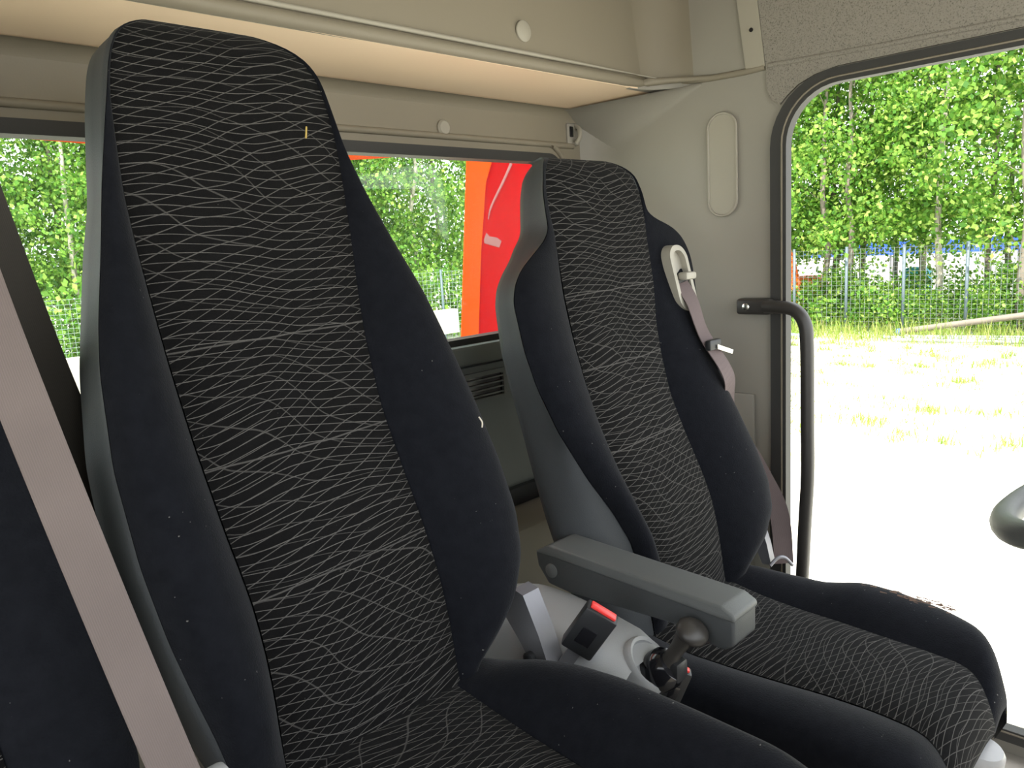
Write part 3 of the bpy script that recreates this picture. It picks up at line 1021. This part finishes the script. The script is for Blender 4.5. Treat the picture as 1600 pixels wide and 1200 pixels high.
def ground_mat():
    n = N('sunlit_sand')
    co = n.coord()
    f = n.noise(co, 0.8, 6, .65)
    g = n.noise(co, 9.0, 5, .7)
    base = n.mix(g, (.74, .71, .64), (.88, .86, .80))
    gr = n.mix(g, (.34, .42, .10), (.58, .58, .28))
    mk = n.ramp(n.math('MULTIPLY', f, n.math('ADD', .6, n.math('MULTIPLY', g, .7))), [(.49, 0), (.60, .9)])
    n.link(n.mix(mk, base, gr), n.b.inputs['Base Color'])
    n.set(Roughness=.95, Specular_IOR_Level=.1)
    n.bump(g, .5, .03)
    return n.m


nx = 60
V = []; F = []
for j in range(nx + 1):
    for i in range(nx + 1):
        x = -60 + 140 * i / nx; y = -60 + 140 * j / nx
        V.append((x, y, GROUND + .05 * math.sin(x * .7 + y * .3) * math.cos(y * .5) - (.05 if abs(x) < 8 and abs(y) < 8 else 0)))
for j in range(nx):
    for i in range(nx):
        a = j * (nx + 1) + i
        F.append((a, a + 1, a + nx + 2, a + nx + 1))
struct(make('ground', V, F, ground_mat(), None, smooth=True), 'pale sunlit sandy yard with sparse grass')


def leaf_mat():
    n = N('leaf_green')
    at = n.node('ShaderNodeAttribute', attribute_name='leafcol')
    n.link(at.outputs['Color'], n.b.inputs['Base Color'])
    n.set(Roughness=.5, Specular_IOR_Level=.4)
    tr = n.node('ShaderNodeBsdfTranslucent')
    n.link(at.outputs['Color'], tr.inputs[0])
    ms = n.node('ShaderNodeMixShader'); ms.inputs[0].default_value = .42
    n.link(n.b.outputs[0], ms.inputs[1]); n.link(tr.outputs[0], ms.inputs[2])
    n.link(ms.outputs[0], n.out.inputs[0])
    return n.m


LEAF = leaf_mat()
BARK = plastic('pale_bark', (.42, .38, .32), .9, .6, 40, .3)
BARK2 = plastic('grey_bark', (.22, .19, .16), .9, .6, 40, .3)


def leaf_mesh(name, centers, sig, per, size, rng, pal):
    C = np.repeat(np.array(centers, float), per, axis=0)
    S = np.repeat(np.array(sig, float), per)[:, None]
    n = len(C)
    P = C + rng.normal(0, 1, (n, 3)) * S * np.array([1, 1, .75])
    a = rng.normal(0, 1, (n, 3)); a[:, 2] -= .5
    a /= np.linalg.norm(a, axis=1)[:, None]
    b = np.cross(a, rng.normal(0, 1, (n, 3))); b /= np.linalg.norm(b, axis=1)[:, None]
    L = (size * rng.uniform(.6, 1.3, n))[:, None]
    Wd = L * .36
    q = np.stack([P, P + a * L * .5 + b * Wd, P + a * L, P + a * L * .5 - b * Wd], 1).reshape(-1, 3)
    me = bpy.data.meshes.new(name)
    me.vertices.add(4 * n); me.vertices.foreach_set('co', q.ravel())
    me.loops.add(4 * n); me.loops.foreach_set('vertex_index', np.arange(4 * n, dtype=np.int32))
    me.polygons.add(n); me.polygons.foreach_set('loop_start', np.arange(0, 4 * n, 4, dtype=np.int32))
    me.update(calc_edges=True)
    t = rng.random(n)
    pal = np.array(pal)
    cl = np.stack([np.interp(t, np.linspace(0, 1, len(pal)), pal[:, k]) for k in range(3)], 1) * rng.uniform(.8, 1.2, (n, 1))
    ca = me.color_attributes.new('leafcol', 'FLOAT_COLOR', 'POINT')
    full = np.ones((4 * n, 4), np.float32); full[:, :3] = np.repeat(cl, 4, axis=0)
    ca.data.foreach_set('color', full.ravel())
    me.materials.append(LEAF)
    return me


PAL = [(.055, .17, .02), (.12, .28, .035), (.21, .39, .05), (.38, .52, .12)]
rng = np.random.default_rng(11)
crowns, trunks = [], []
for vnt in range(5):
    H = 8.5 + vnt * .4
    cs, sg = [], []
    for k in range(72):
        h = rng.uniform(.19, 1.0)
        wdt = 1.55 * (math.sin(math.pi * min(1, h * .85 + .15)) ** .6) + .2
        r = wdt * math.sqrt(rng.uniform(.02, 1)); t = rng.uniform(0, 2 * math.pi)
        cs.append((r * math.cos(t), r * math.sin(t), h * H)); sg.append(rng.uniform(.16, .42))
    crowns.append(leaf_mesh('foliage', cs, sg, 105, .115, rng, PAL))
    # trunk with branches
    pts = [(0, 0, -.1)]
    for k in range(1, 9):
        pts.append((rng.normal(0, .06) * k / 3, rng.normal(0, .06) * k / 3, H * k / 9))
    tmp = tube('trunk', smooth_path(pts, 3), [.085 * (1 - .85 * i / 24) for i in range(25)], BARK if vnt % 2 else BARK2, 8)
    trunks.append(tmp.data)
    bpy.data.objects.remove(tmp)
branch_me = []
for vnt in range(2):
    bm = bmesh.new()
    for k in range(9):
        h = 1.4 + k * .7; t = k * 2.4
        p0 = Vector((0, 0, h)); p1 = p0 + Vector((math.cos(t), math.sin(t), .8)) * (1.0 - .05 * k)
        a = Vector((-math.sin(t), math.cos(t), 0)) * .018
        c = Vector((0, 0, .018))
        vs = [bm.verts.new(p0 + a), bm.verts.new(p0 + c), bm.verts.new(p0 - a), bm.verts.new(p1)]
        for f in ((0, 1, 3), (1, 2, 3), (2, 0, 3)):
            bm.faces.new([vs[i] for i in f])
    me = bpy.data.meshes.new('branches'); bm.to_mesh(me); bm.free(); me.materials.append(BARK2)
    branch_me.append(me)


def tree(x, y, sc_, rz, vnt, label, group):
    root = empty('leafy_tree', (x, y, GROUND))
    root.rotation_euler = (0, 0, rz); root.scale = (sc_, sc_, sc_)
    tag(root, label, 'tree', group)
    link(bpy.data.objects.new('trunk', trunks[vnt]), root)
    f = link(bpy.data.objects.new('foliage', crowns[vnt]), root); f['kind'] = 'stuff'
    link(bpy.data.objects.new('branches', branch_me[vnt % 2]), root)


random.seed(3)
k = 0
for row in range(3):
    for i in range(10):
        x = 18.6 + row * 2.2 + random.uniform(-.4, .6)
        y = 1.0 + i * 1.45 + random.uniform(-.5, .5) + row * .5
        tree(x, y, random.uniform(.85, 1.1), random.uniform(0, 6.28), k % 5, 'leafy green tree beyond the wire fence outside the driver door', 'trees outside the driver door'); k += 1
for row in range(3):
    for i in range(11):
        t = i / 10
        x = 0.5 + t * 17.5 + random.uniform(-.6, .6); y = 21.5 - t * 4.5 + row * 2.0 + random.uniform(-.5, .5)
        tree(x, y, random.uniform(.9, 1.15), random.uniform(0, 6.28), k % 5, 'leafy green tree seen through the rear cab window', 'trees behind the truck'); k += 1

# bushes along the fence
bush = []
for vnt in range(2):
    cs = [(rng.normal(0, .35), rng.normal(0, .35), rng.uniform(.1, .9)) for _ in range(16)]
    bush.append(leaf_mesh('bush_foliage', cs, [.16] * 16, 130, .07, rng, PAL))
for i, (x, y, sc_) in enumerate([(18.2, 9.9, 1.0), (18.1, 8.0, 1.0), (18.0, 6.25, 1.15), (18.3, 5.4, .9), (18.2, 4.2, 1.0), (18.4, 3.1, 1.1), (18.2, 2.2, 1.0), (18.4, 7.0, 1.5), (18.3, 8.9, .6), (19.2, 9.8, 1.3), (19.4, 8.6, 1.2), (19.1, 7.6, 1.35), (19.5, 6.6, 1.2), (19.2, 5.7, 1.3), (19.4, 4.8, 1.3), (19.1, 4.0, 1.4), (19.5, 3.1, 1.3), (19.2, 2.2, 1.3)]):
    o = link(bpy.data.objects.new('bush', bush[i % 2]))
    o.location = (x, y, GROUND); o.scale = (sc_,) * 3; o.rotation_euler = (0, 0, i)
    tag(o, 'low green bush growing along the wire fence', 'bush', 'bushes along the fence')

for i in range(13):
    o = link(bpy.data.objects.new('bush', bush[i % 2]))
    t = i / 12
    o.location = (0 + 17.0 * t, 20.6 - 5.2 * t, GROUND); o.scale = (2.0, 2.0, 2.3); o.rotation_euler = (0, 0, i * 1.3)
    tag(o, 'low green bush under the trees seen through the rear window', 'bush', 'bushes behind the truck')

# fence: posts and welded mesh
fe = empty('wire_fence', (17.6, 6, GROUND))
tag(fe, 'grey welded mesh fence with steel posts at the edge of the yard', 'fence')
FM = plain('fence_steel', (.10, .135, .16), .5)
path = [Vector((17.6, -4 + 1.2 * i, GROUND)) for i in range(16)]
end = path[-1].copy()
path += [end.lerp(Vector((-3, 20.0, GROUND)), (i + 1) / 9) for i in range(9)]
pm = tube('post', [(0, 0, -.05), (0, 0, 1.9)], .035, FM, 8)
pme = pm.data
bpy.data.objects.remove(pm)
for p in path:
    o = bpy.data.objects.new('post', pme); link(o); o.location = p
    part(o, fe)
V, F = [], []


def wire(p, q, r=.0038):
    p, q = Vector(p), Vector(q)
    d = (q - p).normalized(); a = d.orthogonal().normalized() * r; b_ = d.cross(a).normalized() * r
    s0 = len(V)
    for c in (p, q):
        V.extend([c + a, c - a * .5 + b_ * .87, c - a * .5 - b_ * .87])
    for j in range(3):
        F.append((s0 + j, s0 + (j + 1) % 3, s0 + 3 + (j + 1) % 3, s0 + 3 + j))


for i in range(len(path) - 1):
    p, q = path[i], path[i + 1]
    nv = int((q - p).length / .10)
    for j in range(nv):
        c = p.lerp(q, j / nv)
        wire(c, c + Vector((0, 0, 1.85)))
    for j in range(19):
        h = Vector((0, 0, .04 + j * .10))
        wire(p + h, q + h)
o = part(make('wire_mesh', V, F, plain('fence_wire', (.20, .23, .24), .5), None), fe)
o['kind'] = 'stuff'

# things lying about near and beyond the fence
PIPE = plain('white_pipe', (.30, .31, .33), .5)
for i, (a, c) in enumerate((((16.6, 5.3, .07), (17.3, -3.5, .20)), ((16.45, 5.6, .06), (17.2, -3.5, .10)), ((16.25, 5.35, .05), (17.1, -3.5, .05)))):
    o = tube('long_pipe', [Vector((a[0], a[1], GROUND + a[2])), Vector((c[0], c[1], GROUND + c[2]))], .035, PIPE, 10)
    tag(o, 'long white pipe lying on the ground before the fence', 'pipe', 'white pipes on the ground')
o = tube('long_pipe', [(16.9, 8.6, GROUND + .05), (16.3, 7.2, GROUND + .05)], .04, plain('blue_pipe', (.35, .55, .70), .5), 10)
tag(o, 'pale blue pipe lying on the ground by the grab handle', 'pipe')
lg = empty('grey_beam', (17.0, 5.0, GROUND))
tag(lg, 'long grey beam with a blue end leaning by the fence', 'beam')
part(tube('beam_body', [(17.0, 5.45, GROUND + .12), (17.2, 3.6, GROUND + .42), (17.4, 1.6, GROUND + .75)], .062, BARK2, 10), lg)
part(tube('beam_end', [(16.99, 5.53, GROUND + .108), (17.0, 5.44, GROUND + .122)], .066, plain('blue_end', (.10, .18, .75), .5), 10), lg)
o = box('plank_stack', (15.9, -1.5, GROUND + .55), (16.2, 2.7, GROUND + .85), BARK, .02)
o.rotation_euler = (0, 0, 0)
tag(o, 'weathered grey timber stack before the fence', 'timber')
for yy in (-.5, 1.2, 2.4):
    part(box('support', (15.95, yy, GROUND - .02), (16.15, yy + .15, GROUND + .56), BARK2), o)
bn = empty('banner', (30, 9, GROUND))
tag(bn, 'long blue banner strip beyond the trees', 'banner')
part(box('banner_cloth', (30, -2, -1.05), (30.05, 20, -.55), plain('blue_cloth', (.03, .10, .75), .6)), bn)
for yy in range(-2, 21, 4):
    part(box('banner_post', (30.06, yy, GROUND - .1), (30.12, yy + .06, -.55), M['metal']), bn)
o = lathe('folded_parasol', [(.12, 0), (.42, .25), (.40, .8), (.25, 1.5), (.06, 2.1), (0, 2.15)], (18.5, 8.62, GROUND - .02), (0, 0, 1), plain('orange_cloth', (.90, .16, .02), .7), 12)
tag(o, 'tall orange folded cover beyond the fence beside the grab handle', 'cover')
o = box('orange_container', (23.0, 9.7, GROUND), (23.8, 10.5, GROUND + .95), plain('orange_bin', (.85, .18, .04), .6), .08)
tag(o, 'orange bin beyond the fence between tree trunks', 'bin')
o = box('blue_tarpaulin', (22.5, 6.6, GROUND), (23.2, 7.2, GROUND + 1.15), plain('teal_tarp', (.05, .42, .62), .6), .12, 3)
tag(o, 'turquoise covered pile beyond the fence', 'tarpaulin')
o = box('white_container', (34, -4, GROUND), (36, 14, GROUND + 1.35), plain('white_container', (.42, .42, .41), .6), .05)
tag(o, 'long white container far beyond the trees', 'container')

# grass and weeds
V, F, CL = [], [], []


def blade(x, y, h, lean, w=.006):
    t = random.uniform(0, 6.28)
    d = Vector((math.cos(t) * lean, math.sin(t) * lean, h))
    s_ = Vector((-math.sin(t), math.cos(t), 0)) * w
    p = Vector((x, y, GROUND + .0))
    b0 = len(V)
    V.extend([p - s_, p + s_, p + d * .55 + s_ * .7, p + d * .55 - s_ * .7, p + d + Vector((d.x, d.y, -.1 * h)) * .4])
    F.append((b0, b0 + 1, b0 + 2, b0 + 3)); F.append((b0 + 3, b0 + 2, b0 + 4))
    c = random.choice([(.25, .34, .06), (.32, .40, .08), (.18, .30, .04), (.42, .42, .16)])
    CL.extend([c] * 5)


random.seed(9)
for _ in range(420):
    cx = random.uniform(8.5, 17.2); cy = random.uniform(-1, 9.5) * cx / 17
    if cx < 13 and random.random() < .45:
        continue
    nb = random.randint(8, 45); sp = random.uniform(.04, .16)
    for _ in range(nb):
        blade(cx + random.gauss(0, sp), cy + random.gauss(0, sp * 1.3), random.uniform(.05, .15), .06, .007)
for _ in range(5200):
    blade(random.uniform(16.2, 17.9), random.uniform(-1, 10.5), random.uniform(.06, .34) * random.choice([1, 1, 1.6]), .10, .007)
gm = make('grass', V, F, LEAF)
ca = gm.data.color_attributes.new('leafcol', 'FLOAT_COLOR', 'POINT')
ca.data.foreach_set('color', np.concatenate([np.array(CL, np.float32), np.ones((len(CL), 1), np.float32)], 1).ravel())
tag(gm, 'yellow green grass and weeds scattered over the sandy yard', 'grass', kind='stuff')
